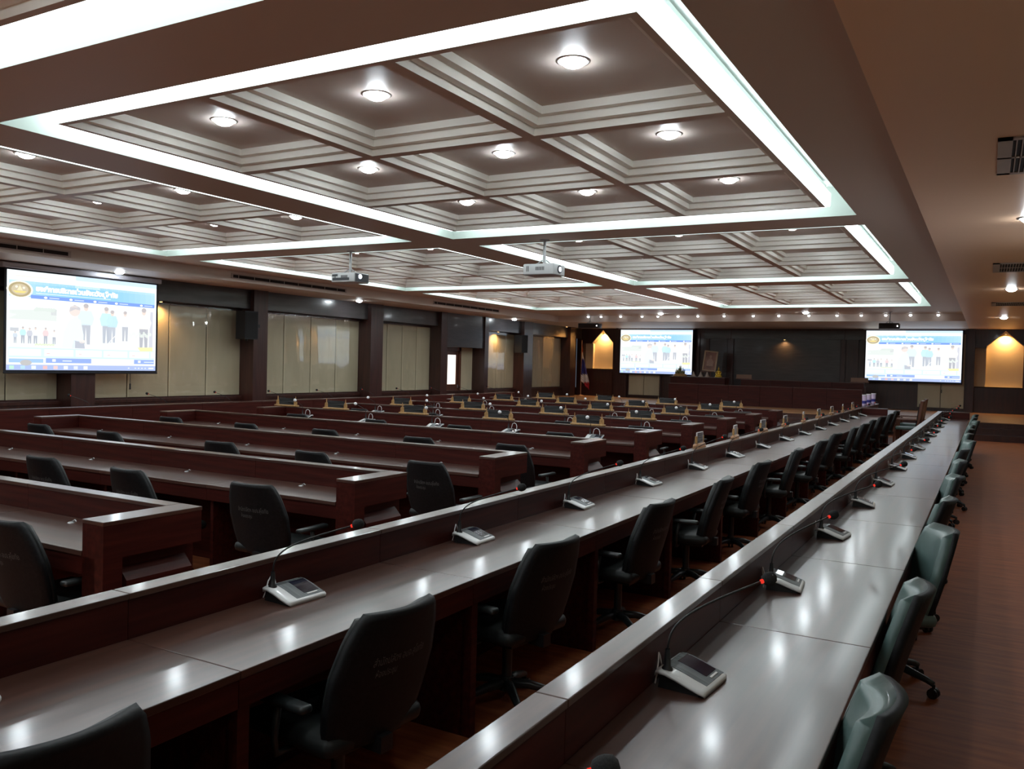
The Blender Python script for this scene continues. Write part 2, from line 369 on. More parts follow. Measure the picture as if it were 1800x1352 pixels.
# front wall ----------------------------------------------------------
def front():
    Y = YN
    # niches as openings: wall pieces around them
    NL = (-14.97, -14.0, 1.65, 2.78, 3.33); NR = (-.09, 1.02, 1.39, 2.82, 3.33)
    mb = MB()
    mb.box(XW, -15.40, Y, Y+.3, 0, ZL).box(-15.40, -13.98, Y, Y+.3, 0, 1.65).box(-14.0, -.44, Y, Y+.3, 0, ZL).box(-.44, XE, Y, Y+.3, 0, 1.39).box(1.02, XE, Y, Y+.3, 1.39, ZL)
    # above the niches, shaped to the gable
    for (x0, x1, zb, zs, zp) in (NL, NR):
        xc = (x0+x1)/2
        mb.prism([(x0, zs), (xc, zp), (xc, ZL), (x0, ZL)], 'y', Y, Y+.3); mb.prism([(xc, zp), (x1, zs), (x1, ZL), (xc, ZL)], 'y', Y, Y+.3)
    mb.box(-15.40, -14.97, Y, Y+.3, 2.74, ZL).box(-.44, -.09, Y, Y+.3, 2.74, ZL)
    struct(mb.build('wall_front', M['wallwood']))
    nb = MB()
    nb.box(XW, -13.9, Y+.28, Y+.34, 1.3, ZL).box(-.6, XE+.1, Y+.28, Y+.34, 1.1, ZL)
    nb.box(-15.40, -14.0, Y+.0, Y+.3, 1.62, 1.655).box(-.44, 1.02, Y+.0, Y+.3, 1.36, 1.395)
    nb.box(-15.02, -14.97, Y+.12, Y+.3, 1.65, 2.74).box(-.13, -.09, Y+.12, Y+.3, 1.39, 2.74)
    for (x0, x1, zb, zs, zp) in (NL, NR):
        xc = (x0+x1)/2; t = .03
        nb.prism([(x0, zs), (xc, zp), (xc, zp-.035), (x0, zs-.035)], 'y', Y+.01, Y+.3); nb.prism([(xc, zp), (x1, zs), (x1, zs-.035), (xc, zp-.035)], 'y', Y+.01, Y+.3)
    struct(nb.build('trim_5', M['plaster']))
    # pilasters and framed panelling in the middle
    tr = MB()
    for a, b in ((-13.8, -13.28), (-.68, -.44)): tr.box(a, b, Y-.22, Y, 0, ZL)
    tr.box(-10.3, -3.9, Y-.06, Y, 3.22, ZL)
    for x in (-9.95, -8.98, -4.8, -4.35, -10.35): tr.box(x, x+.14, Y-.08, Y, .48, 3.3)
    struct(tr.build('trim_6', M['pillar']))
    hp = MB().box(-10.0, -8.95, Y-.12, Y, 2.98, 3.30).box(-8.9, -4.72, Y-.12, Y, 2.98, 3.30).box(-4.68, -3.95, Y-.12, Y, 2.98, 3.30)
    struct(hp.build('trim_7', M['header']))
    pn = MB().box(-8.8, -4.85, Y-.03, Y, .5, 2.98).box(-10.0, -9.1, Y-.03, Y, .5, 2.98)
    struct(pn.build('trim_8', M['header']))
    for k, (a, b) in enumerate(((-13.22, -11.85), (-2.2, -.72))):
        d = struct(MB().box(a-.05, b+.05, Y-.05, Y, .55, 3.25).build(f'window_{wn+1+k}', M['pillar']))
        m_ = 2
        for q in range(m_): MB().box(a+(b-a)*q/m_+.01, a+(b-a)*(q+1)/m_-.01, Y-.09, Y-.05, .6, 3.2, bev=.006).build('shutter_panel', M['cream'], d)
front()
# stage with three steps
SY, SZ = 26.2, 0.48
struct(MB().box(XW, XE, SY+.8, YN, 0, SZ-.02).build('floor', M['wallwood']))
struct(MB().box(XW, XE, SY+.78, YN, SZ-.02, SZ).build('floor', M['stage']))
st = MB().box(XW, XE, SY, SY+.8, 0, .16).box(XW, XE, SY+.4, SY+.8, .16, .32)
struct(st.build('trim_9', M['wallwood']))

# ------------------------------------------------------------------ vents and other downlights
for n, (a, b) in enumerate(((1.2, 9.1), (12.7, 16.4), (20.2, 24.0))):
    t = thing('air_slot', f'long narrow air slot in the left ceiling step, {ORD[n]} from the camera', 'air vent', (XFW, (a+b)/2, 3.49), 0, 'air slots along the left ceiling step')
    h = (b-a)/2
    MB().box(0.0, .012, -h, h, -.055, -.032).box(0.0, .012, -h, h, .032, .055).box(0, .012, -h, -h+.05, -.032, .032).box(0, .012, h-.05, h, -.032, .032).build('frame', M['ventw'], t)
    MB().box(0.0, .004, -h+.05, h-.05, -.032, .032).build('slot', M['slot'], t)
    fb = MB(); y = -h+.2
    while y < h-.2: fb.box(.003, .008, y, y+.012, -.032, .032); y += .45
    fb.build('divider', M['ventw'], t)
for n, (y0, y1) in enumerate(((6.58, 7.75), (13.85, 15.0), (21.2, 22.2))):
    t = thing('ceiling_vent', f'rectangular slatted ceiling grille over the right aisle, {ORD[n]} from the camera', 'air vent', (.48, (y0+y1)/2, ZL), 0, 'grilles over the right aisle')
    hy = (y1-y0)/2; hx = .48
    MB().box(-hx, hx, -hy, -hy+.06, -.012, 0).box(-hx, hx, hy-.06, hy, -.012, 0).box(-hx, -hx+.09, -hy, hy, -.012, 0).box(hx-.09, hx, -hy, hy, -.012, 0).box(-hx, hx, -.02, .02, -.012, 0).build('frame', M['ventw'], t)
    MB().box(-hx+.09, hx-.09, -hy+.06, hy-.06, -.004, -.001).build('opening', M['slot'], t)
    sl = MB(); x = -hx+.11
    while x < hx-.1: sl.box(x, x+.008, -hy+.06, hy-.06, -.012, -.003); x += .035
    sl.build('slats', M['ventw'], t)
def edge_light(x, y, label, group, power=70, z=ZL):
    o = put_down(x, y, z-.006, label, group)
    return o
for n, y in enumerate((2.9, 10.65, 17.9, 26.5)): edge_light(-14.93, y, f'small round downlight over the left window aisle, {ORD[n]} from the back wall', 'downlights over the left aisle')
for n, y in enumerate((.7, 10.0, 18.0, 26.7)): edge_light(.31, y, f'small round downlight over the right aisle, {ORD[n]} from the back wall', 'downlights over the right aisle')
for n, x in enumerate((-9.71, -5.01)): edge_light(x, 27.3, f'round soffit downlight before the stage, {["left","right"][n]} one', 'downlights before the stage', z=ZS)
XS = [-12.79, -12.28, -11.52, -10.71, -10.13, -9.40, -8.70, -7.80, -6.83, -6.01, -5.07, -4.22, -3.51, -2.81, -2.12, -1.37]
sp = thing('stage_spotlight', '', 'spotlight')
MB().cyl((0, 0, .0), (0, 0, -.03), .035, .045, n=14).build('housing', M['rim'], sp)
MB().ball((0, 0, -.05), .042, n=12, sz=.8).build('bulb', emat('stage_bulb', (.95, .97, 1), 7), sp)
for n, x in enumerate(XS):
    o = sp if n == 0 else copy_tree(sp)
    o.location = (x, YF-.22, ZS); tag(o, f'small bright stage spotlight under the ceiling step, {ORD[n]} from the left', 'spotlight', 'row of small spotlights in front of the stage')
# warm accent lights
def warm(name, x, y, z, label, power, size=.08, rot=(0, 0, 0)):
    t = thing(name, label, 'light', (x, y, z))
    MB().cyl((0, 0, 0), (0, 0, -.02), .04, n=14).build('rim', M['rim'], t)
    MB().cyl((0, 0, -.0205), (0, 0, -.022), .03, n=14).build('lamp_face', emat('warm_glow', WARM, 8), t)
    L = bpy.data.lights.new('warm_lamp', 'SPOT'); L.energy = power; L.color = WARM; L.spot_size = R(150); L.spot_blend = .8; L.shadow_soft_size = .03
    lo = bpy.data.objects.new('warm_lamp', L); COL.objects.link(lo); lo.parent = t; lo.location = (0, 0, -.03)
warm('accent_downlight', XW+.08, 12.15, 2.93, 'warm accent lamp glowing above the shutters right of the side screen', 60)
warm('accent_downlight', XW+.08, 26.55, 2.93, 'warm accent lamp above the shutters near the hanging speaker by the door', 60)
warm('accent_downlight', XW+.4, 31.6, 3.37, 'dim warm lamp near the corner above the last shutter', 14)
warm('accent_downlight', -6.86, YN-.16, 2.97, 'orange accent lamp on the middle of the front wall panelling', 35)
warm('niche_light', -14.487, YN+.16, 3.24, 'warm lamp in the peak of the left wall niche', 115)
warm('niche_light', .465, YN+.16, 3.24, 'warm lamp in the peak of the right wall niche', 115)

# ------------------------------------------------------------------ projection screens
def text_mesh(body, size, bold=0.0):
    c = bpy.data.curves.new('t', 'FONT'); c.body = body; c.size = size; c.align_x = 'LEFT'; c.offset = bold; c.resolution_u = 2
    o = bpy.data.objects.new('t', c); COL.objects.link(o)
    bpy.context.view_layer.update()
    me = bpy.data.meshes.new_from_object(o.evaluated_get(bpy.context.evaluated_depsgraph_get()))
    vs_ = [v.co.copy() for v in me.vertices]; fs = [tuple(p.vertices) for p in me.polygons]
    bpy.data.objects.remove(o); bpy.data.curves.remove(c); bpy.data.meshes.remove(me)
    return vs_, fs
SCW, SCH = 3.10, 1.80
def screen_image():
    cols = {}; mats = []; mb = MB(); lay = [0]
    wash = [0.0]
    def C(c, s=1.0):
        c = tuple(round(x+(1-x)*wash[0], 3) for x in c)
        k = (c, s)
        if k not in cols: cols[k] = len(mats); mats.append(emat('projected_colour', c, s*SCR))
        return cols[k]
    SCR = 0.95
    def pt(u, v): return ((u-.5)*SCW, -.001-.0006*lay[0], (1-v)*SCH)
    def poly(ps, c): mb.add([pt(*p) for p in ps], [tuple(range(len(ps)-1, -1, -1))], C(c))
    def rect(u0, u1, v0, v1, c): poly([(u0, v0), (u1, v0), (u1, v1), (u0, v1)], c)
    def ell(u, v, ru, rv, c, n=20): poly([(u+ru*math.cos(2*math.pi*i/n), v+rv*math.sin(2*math.pi*i/n)) for i in range(n)], c)
    def txt(body, u, v, size, c, wmax=None, bold=0.0):
        vs_, fs = text_mesh(body, size, bold)
        if wmax:
            mx = max(p.x for p in vs_); k = wmax*SCW/mx
        else: k = 1
        mb.add([((u-.5)*SCW+p.x*k, -.001-.0006*lay[0], (1-v)*SCH+p.y) for p in vs_], fs, C(c))
    def person(u, v, h, shirt, legs, hair=(.22, .2, .24), w=1.0):
        # v = feet, h = height in v units
        a = SCH/SCW
        poly([(u-.10*h*a*w, v), (u-.115*h*a*w, v-.5*h), (u+.115*h*a*w, v-.5*h), (u+.10*h*a*w, v), (u+.03*h*a, v), (u, v-.42*h), (u-.03*h*a, v)], legs)
        poly([(u-.15*h*a*w, v-.47*h), (u-.20*h*a*w, v-.66*h), (u-.13*h*a*w, v-.82*h), (u+.13*h*a*w, v-.82*h), (u+.20*h*a*w, v-.64*h), (u+.15*h*a*w, v-.47*h)], shirt)
        ell(u, v-.90*h, .062*h*a, .085*h, (.72, .55, .46)); ell(u, v-.94*h, .066*h*a, .055*h, hair)
    wht = (.93, .97, 1.0)
    rect(0, 1, 0, 1, wht)
    lay[0] += 1
    rect(.42, 1, 0, .045, (.62, .78, .97)); rect(0, .42, .0, .02, (.86, .94, 1.0)); rect(.05, .24, .05, .06, (.85, .78, .72))
    for k in range(24):    # header band, light to strong blue
        f = k/23; rect(k/24, (k+1)/24, .10, .26, (.50-.22*math.sin(f*3), .74-.14*math.sin(f*3), .98))
    rect(.0, 1, .10, .125, (.66, .84, 1.0))
    lay[0] += 1
    rect(.14, .985, .235, .272, (.22, .36, .82))
    rect(0, .012, 0, 1, wht); rect(.988, 1, .05, 1, wht)
    lay[0] += 1
    txt('องค์การบริหารส่วนจังหวัดสุโขทัย', .17, .19, .12, (1, 1, 1), .54, .010)
    for u in (.23, .39, .55, .70, .885):
        ell(u, .254, .011, .012, (1, 1, 1), 10); rect(u+.022, u+.085, .249, .259, (.62, .72, .97))
    rect(.17, .66, .212, .218, (.85, .93, 1.0))
    ell(.075, .19, .078, .088, (.94, .93, .78)); lay[0] += 1
    ell(.075, .19, .066, .075, (.46, .38, .22)); lay[0] += 1
    ell(.075, .19, .050, .056, (.62, .54, .38)); lay[0] += 1
    poly([(.035, .205), (.115, .205), (.10, .225), (.05, .225)], (.88, .70, .25)); poly([(.075, .145), (.092, .2), (.058, .2)], (.85, .76, .50)); ell(.055, .165, .008, .012, (.9, .85, .7)); ell(.098, .172, .008, .012, (.9, .85, .7))
    lay[0] = 2
    wash[0] = .30
    rect(.015, .30, .29, .49, (.90, .95, .99)); lay[0] = 3
    poly([(.015, .40), (.10, .39), (.30, .37), (.30, .49), (.015, .49)], (.62, .70, .66)); poly([(.015, .43), (.06, .44), (.02, .48), (.015, .48)], (.90, .94, .93))
    lay[0] = 4
    for k in range(16): ell(.17+.008*k, .385-.012*abs(math.sin(k*1.7)), .012, .018, (.56, .66, .60), 8)
    for k in range(5): rect(.265+.007*k, .269+.007*k, .37, .43, (.40, .42, .46))
    # lower left picture: small group
    lay[0] = 2; rect(.015, .30, .50, .745, (.86, .93, .93)); lay[0] = 3
    poly([(.015, .63), (.30, .66), (.30, .745), (.015, .745)], (.78, .90, .84)); rect(.02, .07, .575, .61, (.38, .42, .48))
    lay[0] = 4
    for u, h, s in ((.05, .12, (.45, .55, .66)), (.095, .17, (.35, .72, .76)), (.135, .16, (.42, .45, .55)), (.17, .17, (.75, .80, .86)), (.232, .17, (.82, .50, .52)), (.285, .15, (.85, .90, .93))): person(u, .73, h, s, (.22, .26, .36))
    for k in range(20): ell(.17+.006*k, .742-.004*(k % 3), .004, .012, (.62, .76, .45), 6)
    # main picture
    lay[0] = 2; rect(.315, .975, .285, .765, (.92, .96, .99)); lay[0] = 3
    poly([(.40, .66), (.975, .60), (.975, .765), (.40, .765)], (.86, .92, .89))
    for k in range(36): ell(.44+.0145*k, .69+.03*math.sin(k*2.3), .010, .008, (.78, .86, .80), 6)
    lay[0] = 4
    for k in range(14): ell(.80+.012*k, .59+.02*math.sin(k*1.9), .010, .022, (.70, .80, .72), 7)
    person(.49, .72, .44, (.60, .80, .90), (.30, .35, .44), w=1.1)
    person(.63, .70, .40, (.40, .76, .82), (.28, .34, .44)); person(.672, .69, .36, (.36, .68, .78), (.32, .38, .48))
    person(.765, .67, .34, (.80, .84, .89), (.30, .34, .42)); person(.905, .74, .46, (.97, .94, .83), (.24, .26, .33), w=1.1)
    poly([(.955, .32), (.975, .32), (.975, .75), (.945, .75)], (.48, .50, .60))
    lay[0] = 5
    poly([(.335, .765), (.345, .60), (.38, .47), (.42, .43), (.455, .46), (.475, .62), (.475, .70), (.42, .69), (.42, .765)], (.70, .84, .94)); poly([(.41, .68), (.48, .70), (.485, .765), (.40, .765)], (.30, .35, .45))
    ell(.415, .37, .036, .055, (.72, .60, .54)); poly([(.38, .38), (.385, .33), (.415, .305), (.45, .33), (.452, .36), (.42, .35)], (.36, .36, .42)); ell(.465, .69, .02, .02, (.82, .70, .62))
    poly([(.70, .60), (.703, .605), (.64, .715), (.636, .712)], (.98, .98, 1))
    poly([(.86, .735), (.975, .73), (.975, .775), (.88, .78)], (.90, .78, .22))
    wash[0] = .12
    lay[0] = 2; rect(.012, .988, .77, .868, (.62, .90, .96)); lay[0] = 3
    for u0, u1 in ((.018, .205), (.225, .41), (.425, .60), (.615, .785), (.80, .95), (.962, .985)): rect(u0, u1, .785, .855, (.90, .98, 1.0))
    lay[0] = 4
    for u in (.24, .445, .64, .82): rect(u, u+.02, .825, .832, (.75, .45, .45)); rect(u+.035, u+.12, .82, .832, (.80, .87, .93))
    rect(.012, .988, .865, .872, (.55, .84, .93))
    lay[0] = 3
    rect(.015, .22, .885, .925, (.30, .52, .90)); rect(.235, .53, .875, .925, (.22, .36, .80)); rect(.835, .988, .875, .925, (.22, .36, .80))
    rect(0, 1, .945, 1, (.34, .45, .78)); lay[0] = 4
    ell(.115, .925, .035, .03, (.45, .45, .45)); rect(.275, .297, .885, .912, (.85, .92, 1)); rect(.34, .40, .897, .907, (.75, .84, 1)); rect(.865, .885, .885, .912, (.85, .92, 1)); rect(.91, .985, .897, .907, (.7, .8, 1))
    for u, c in ((.03, (.45, .80, .62)), (.095, (.40, .66, .92)), (.16, (.75, .90, .85)), (.23, (.78, .45, .45)), (.295, (.80, .55, .55)), (.36, (.85, .92, .97)), (.425, (.70, .74, .84)), (.49, (.94, .95, .97))): rect(u-.012, u+.015, .955, .99, c)
    for u in (.79, .84, .865, .89, .915): rect(u, u+.012, .967, .977, (.85, .90, 1))
    rect(.945, .985, .965, .98, (.85, .90, 1))
    me_o = mb.build('projected_image', mats); return me_o
img = screen_image()
def screen(label, loc, rz):
    t = thing('projection_screen', label, 'projection screen', loc, rz, 'lowered projection screens')
    b = .045
    MB().box(-SCW/2-b, SCW/2+b, 0, .006, -b, SCH+.03).build('screen_fabric', M['border'], t)
    c = img if img.parent is None and not img.get('used') else img.copy()
    if c is not img: COL.objects.link(c)
    img['used'] = 1
    c.parent = t; c.location = (0, 0, 0)
    MB().box(-SCW/2-.10, SCW/2+.10, -.04, .09, SCH+.03, SCH+.125, bev=.012).build('roller_case', M['case'], t)
    MB().cyl((-SCW/2-b, .003, -b-.006), (SCW/2+b, .003, -b-.006), .014, n=8).build('bottom_bar', M['border'], t)
    MB().cyl((SCW/2*.62, .003, -b-.01), (SCW/2*.62, .003, -b-.22), .006, n=6).box(SCW/2*.62-.012, SCW/2*.62+.012, -.006, .012, -b-.34, -b-.22).build('pull_cord', M['border'], t)
screen('big lit projection screen hanging before the left window shutters', (XW+.42, 10.22, 1.43), R(90))
screen('lit projection screen on the front wall left of the portrait', (-11.97, YN-.35, 1.51), 0)
screen('lit projection screen on the front wall at the right', (-2.38, YN-.35, 1.51), 0)
screen('lit projection screen on the right side wall facing the shutters', (XE-.15, 10.2, 1.43), R(-90))
del img['used']

# ------------------------------------------------------------------ desks
def long_module(x_in, sx, L=1.425, first=False, last=False, name='conference_desk'):
    """desk running along Y; ledge on the far side (local x = 0), desktop towards +x (sx=1)"""
    t = bpy.data.objects.new(name, None); COL.objects.link(t); t.empty_display_size = .1
    g = .0015; a, b = -L/2+g, L/2-g
    X = lambda u, v: (min(sx*u, sx*v), max(sx*u, sx*v))
    MB().box(*X(0.0, .095), a, b, LEDGE-.022, LEDGE, bev=.003).build('ledge_cap', M['top_y'], t)
    MB().box(*X(.004, .088), a, b, 0.0, LEDGE-.022).build('privacy_panel', M['wood_y'], t)
    MB().box(*X(.088, .652), a, b, DESK-.028, DESK, bev=.003).build('desktop', M['top_y'], t)
    MB().box(*X(.60, .645), a, b, DESK-.125, DESK-.028).build('apron', M['wood_y'], t)
    MB().box(*X(.088, .60), a, a+.03, .0, DESK-.028).box(*X(.585, .64), a, a+.05, 0, DESK-.125).build('side_panel', M['wood_y'], t)
    return t
def row_module(L=1.335):
    """desk running along X; ledge at far side y=0, desktop towards -y"""
    t = bpy.data.objects.new('conference_desk', None); COL.objects.link(t); t.empty_display_size = .1
    a, b = -L/2+.0015, L/2-.0015
    MB().box(a, b, -.10, 0, LEDGE-.022, LEDGE, bev=.003).build('ledge_cap', M['top_x'], t)
    MB().box(a, b, -.094, -.004, 0, LEDGE-.022).build('privacy_panel', M['wood_x'], t)
    MB().box(a, b, -.612, -.094, DESK-.028, DESK, bev=.003).build('desktop', M['top_x'], t)
    MB().box(a, b, -.60, -.56, DESK-.125, DESK-.028).build('apron', M['wood_x'], t)
    MB().box(a, a+.03, -.56, -.094, 0, DESK-.028).build('side_panel', M['wood_x'], t)
    return t
seatsY = []
Y0 = 1.93; PM = 1.425
def run(xl, sx, names, group, n0, n1):
    src = None
    for n in range(n0, n1):
        if src is None: o = src = long_module(0, sx)
        else: o = copy_tree(src)
        o.location = (xl, Y0+PM*(n+.5), 0)
        tag(o, f'{ORD[n-n0]} dark section from the back wall of the {names}', 'desk', group)
    # closing return at the front end
    ye = Y0+PM*n1
    t = thing('desk_end_panel', f'upright end panel closing the front end of the {names}', 'desk end panel', (xl, ye, 0))
    x0, x1 = sorted((0, sx*.652))
    MB().box(x0, x1, 0, .09, LEDGE-.022, LEDGE, bev=.003).build('ledge_cap', M['top_x'], t)
    MB().box(x0, x1, .004, .086, 0, LEDGE-.022).build('panel', M['wood_x'], t)
run(-.996, 1, 'rightmost long desk', 'sections of the rightmost long desk', -2, 14)
run(-2.719, 1, 'middle long desk', 'sections of the middle long desk', -2, 14)
run(-12.30, -1, 'long desk by the left windows', 'sections of the long desk by the left windows', -2, 14)
ROWY = [3.279+1.93*k for k in range(9)]
ROWX = [-4.012-1.335*(i+.5) for i in range(5)]
rsrc = row_module(); first = True
esrc = None
for k, y in enumerate(ROWY):
    for i, x in enumerate(ROWX):
        o = rsrc if first else copy_tree(rsrc); first = False
        o.location = (x, y, 0)
        tag(o, f'desk section in the {ORD[k]} cross row from the camera, {ORD[i]} from the middle aisle', 'desk', f'desk sections of the {ORD[k]} cross row')
    for side, xe, s in (('aisle', -3.837, -1), ('window', -10.862, 1)):
        if esrc is None:
            t = esrc = bpy.data.objects.new('desk_end_panel', None); COL.objects.link(t)
            # local: outer face at x=0, body towards -x
            MB().box(-.172, 0, -.612, 0, LEDGE-.022, LEDGE, bev=.003).build('ledge_cap', M['top_y'], t)
            MB().box(-.172, -.003, -.609, -.003, .73, LEDGE-.022).box(-.172, -.07, -.609, -.003, 0, .73).box(-.172, -.003, -.609, -.50, 0, .73).build('panel', M['wood_y'], t)
            MB().prism([(-.07, .05), (-.008, .05), (-.008, .60), (-.07, .665)], 'y', -.47, -.06).build('raised_panel', M['wood_y'], t)
            o = t
        else: o = copy_tree(esrc)
        o.location = (xe, y, 0)
        if s == 1: o.location = (xe, y-.612, 0); o.rotation_euler = (0, 0, math.pi)
        tag(o, f'end panel of the {ORD[k]} cross row on the {"middle aisle" if side=="aisle" else "window"} side', 'desk end panel', 'end panels of the cross rows')

# ------------------------------------------------------------------ office chair (faces local +y)
def make_chair(pad='leather'):
    t = bpy.data.objects.new('office_chair', None); COL.objects.link(t); t.empty_display_size = .1
    # backrest profile
    def prof(v):   # v 0..1 bottom->top : (y, z)
        z = .40+.515*v
        y = -.205-.11*v-.05*math.sin(v*math.pi*.9)*-1*0-.035*v*v
        return y, z
    def half(v):
        pts_ = [(0, .19), (.06, .222), (.3, .245), (.55, .25), (.80, .222), (.94, .192), (1.0, .170)]
        for (a_, wa), (b_, wb) in zip(pts_, pts_[1:]):
            if v <= b_+1e-6: w_ = wa+(wb-wa)*(v-a_)/(b_-a_); break
        return w_
    def surf(off, shrink, bulge):
        NV, NU = 18, 14; pts = []
        for a in range(NV+1):
            v = a/NV; y, z = prof(v); hwid = half(v)-shrink
            for b in range(NU+1):
                u = -1+2*b/NU
                yy = y+.045*u*u+off+bulge*(1-u**4)*(1-(2*v-1)**6)
                pts.append((u*hwid, yy, z+(shrink if v < .03 else (-shrink if v > .97 else 0))))
        return pts, NV, NU
    def shell(o1, o2, s1, s2, b1, b2, mi=0):
        A, NV, NU = surf(o1, s1, b1); B, _, _ = surf(o2, s2, b2); n = NU+1; mb = MB(); N = len(A); fs = []
        for a in range(NV):
            for b in range(NU):
                q = (a*n+b, a*n+b+1, (a+1)*n+b+1, (a+1)*n+b); fs.append(q); fs.append(tuple(N+i for i in reversed(q)))
        rim = [b for b in range(NU+1)]+[a*n+NU for a in range(1, NV+1)]+[NV*n+b for b in range(NU-1, -1, -1)]+[a*n for a in range(NV-1, 0, -1)]
        for i in range(len(rim)):
            p, q = rim[i], rim[(i+1) % len(rim)]; fs.append((q, p, N+p, N+q))
        mb.add(A+B, fs, mi, True); return mb
    shell(.018, .058, 0.0, .03, 0, .018).build('backrest', M[pad], t)
    bs = shell(-.012, .018, .006, .0, 0, 0).build('back_shell', M['backshell'], t)
    sm_ = MB()
    for sgn in (-1, 1):
        pth = []
        for q in range(17):
            v = .07+.84*q/16; yb, zb = prof(v); uu = .80
            pth.append((sgn*uu*half(v), yb+.045*uu*uu+.058+.018*(1-uu**4)*(1-(2*v-1)**6)+.001, zb))
        sm_.tube(pth, .0035, n=6)
    sm_.build('seam_piping', M['arm'], t)
    vs_, fs = text_mesh('สำนักปลัดฯ อบจ.สุโขทัย', .042); mx = max(p.x for p in vs_)
    vs2, fs2 = text_mesh('ห้องประชุม', .036); mx2 = max(p.x for p in vs2)
    y, z = prof(.42)
    pr_ = MB()
    def onback(px, pz):
        v = (pz-.40)/.515; yb, _ = prof(v); u = px/half(v); return (px, yb+.045*u*u-.0145, pz)
    pr_.add([onback(-.12+p.x*.26/mx, z+.10+p.y) for p in vs_], fs)
    pr_.add([onback(-.10+p.x*.10/mx2, z+.055+p.y) for p in vs2], fs2)
    pr_.build('printed_label', M['print'], t)
    sm = MB().box(-.245, .245, -.21, .26, .40, .475, bev=.032); sm.build('seat', M[pad], t)
    MB().box(-.17, .17, -.16, .17, .375, .40).box(-.03, .03, -.25, -.12, .37, .43).build('seat_pan', M['black'], t)
    for s in (-1, 1):
        MB().tube([(s*.20, .02, .385), (s*.275, .02, .385), (s*.285, .02, .44), (s*.285, .0, .57)], .014).box(s*.285-.028, s*.285+.028, -.15, .15, .57, .60, bev=.012).build('armrest', M['arm'], t)
    MB().cyl((0, 0, .13), (0, 0, .375), .026, n=12).cyl((0, 0, .09), (0, 0, .16), .04, .035, n=12).build('gas_lift', M['arm'], t)
    bs_ = MB(); cas = []
    for k in range(5):
        a = 2*math.pi*k/5+.3; c, s = math.cos(a), math.sin(a)
        bs_.tube([(0, 0, .125), (c*.12, s*.12, .12), (c*.24, s*.24, .09), (c*.275, s*.275, .075)], [.028, .024, .018, .016])
    bo = bs_.build('star_base', M['arm'], t)
    for k in range(5):
        a = 2*math.pi*k/5+.3; c, s = math.cos(a), math.sin(a); x, y_ = c*.275, s*.275
        MB().cyl((x-s*.024, y_+c*.024, .028), (x-s*.006, y_+c*.006, .028), .028, n=12).cyl((x+s*.006, y_-c*.006, .028), (x+s*.024, y_-c*.024, .028), .028, n=12).cyl((x, y_, .03), (x, y_, .075), .009, n=8).build('caster', M['black'], bo)
    return t
PROTO = {'leather': make_chair(), 'leather_black': make_chair('leather_black')}; used_c = set()
def chair(x, y, rz, label, group, pad='leather_black'):
    o = PROTO[pad] if pad not in used_c else copy_tree(PROTO[pad]); used_c.add(pad)
    o.location = (x, y, 0); o.rotation_euler = (0, 0, rz); tag(o, label, 'chair', group); return o
# chairs at the rightmost desk: face -x (west) => local +y -> -x : rz = 90
offs = [.69, .50, .42, .45, .42, .50, .60, .71, .71, .85, .71, .60, .71, .71, .85]
ys = [Y0+PM*(n-1)+o_ for n, o_ in enumerate(offs)]
rots = [4, 5, 2, 19, -4, 7, 3, -6, 12, 3, -5, 5, 9, -3, 2]
for n, (y, r_) in enumerate(zip(ys, rots)):
    chair(-.515+(.05 if abs(r_) > 8 else 0), y, R(90+r_), f'green-padded office chair tucked under the rightmost desk, {ORD[n]} from the camera', 'chairs along the rightmost desk', 'leather')
rots = [-3, -6, -9, -4, 5, -3, 6, 0, -5, 7, -3, 4, -6, 0, 5]
for n, (y, r_) in enumerate(zip(ys, rots)):
    chair(-2.10+.02*math.sin(n*2.1), y, R(90+r_), f'dark-backed office chair at the middle long desk, {ORD[n]} from the camera', 'chairs along the middle long desk')
CH = {0: ([-5.9, -4.38], 2.77), 1: ([-9.5, -8.2, -6.76, -5.60, -4.37], 4.40), 2: ([-9.83, -8.42, -6.76, -5.45, -4.19], 6.22), 3: ([-9.9, -8.37, -7.05, -5.65, -4.40], 8.13), 4: ([-9.3, -7.7, -6.3, -4.75], 9.98)}
for k in range(9):
    xs, yc = CH.get(k, ([-9.6, -8.2, -6.9, -5.6, -4.4], ROWY[k]-1.02))
    for i, x in enumerate(reversed(xs)):
        chair(x, yc+.03*math.sin(i*3+k), R(4*math.sin(i*2.3+k*1.7)), f'black-backed office chair in the {ORD[k]} cross row, {ORD[i]} from the middle aisle', f'chairs of the {ORD[k]} cross row')

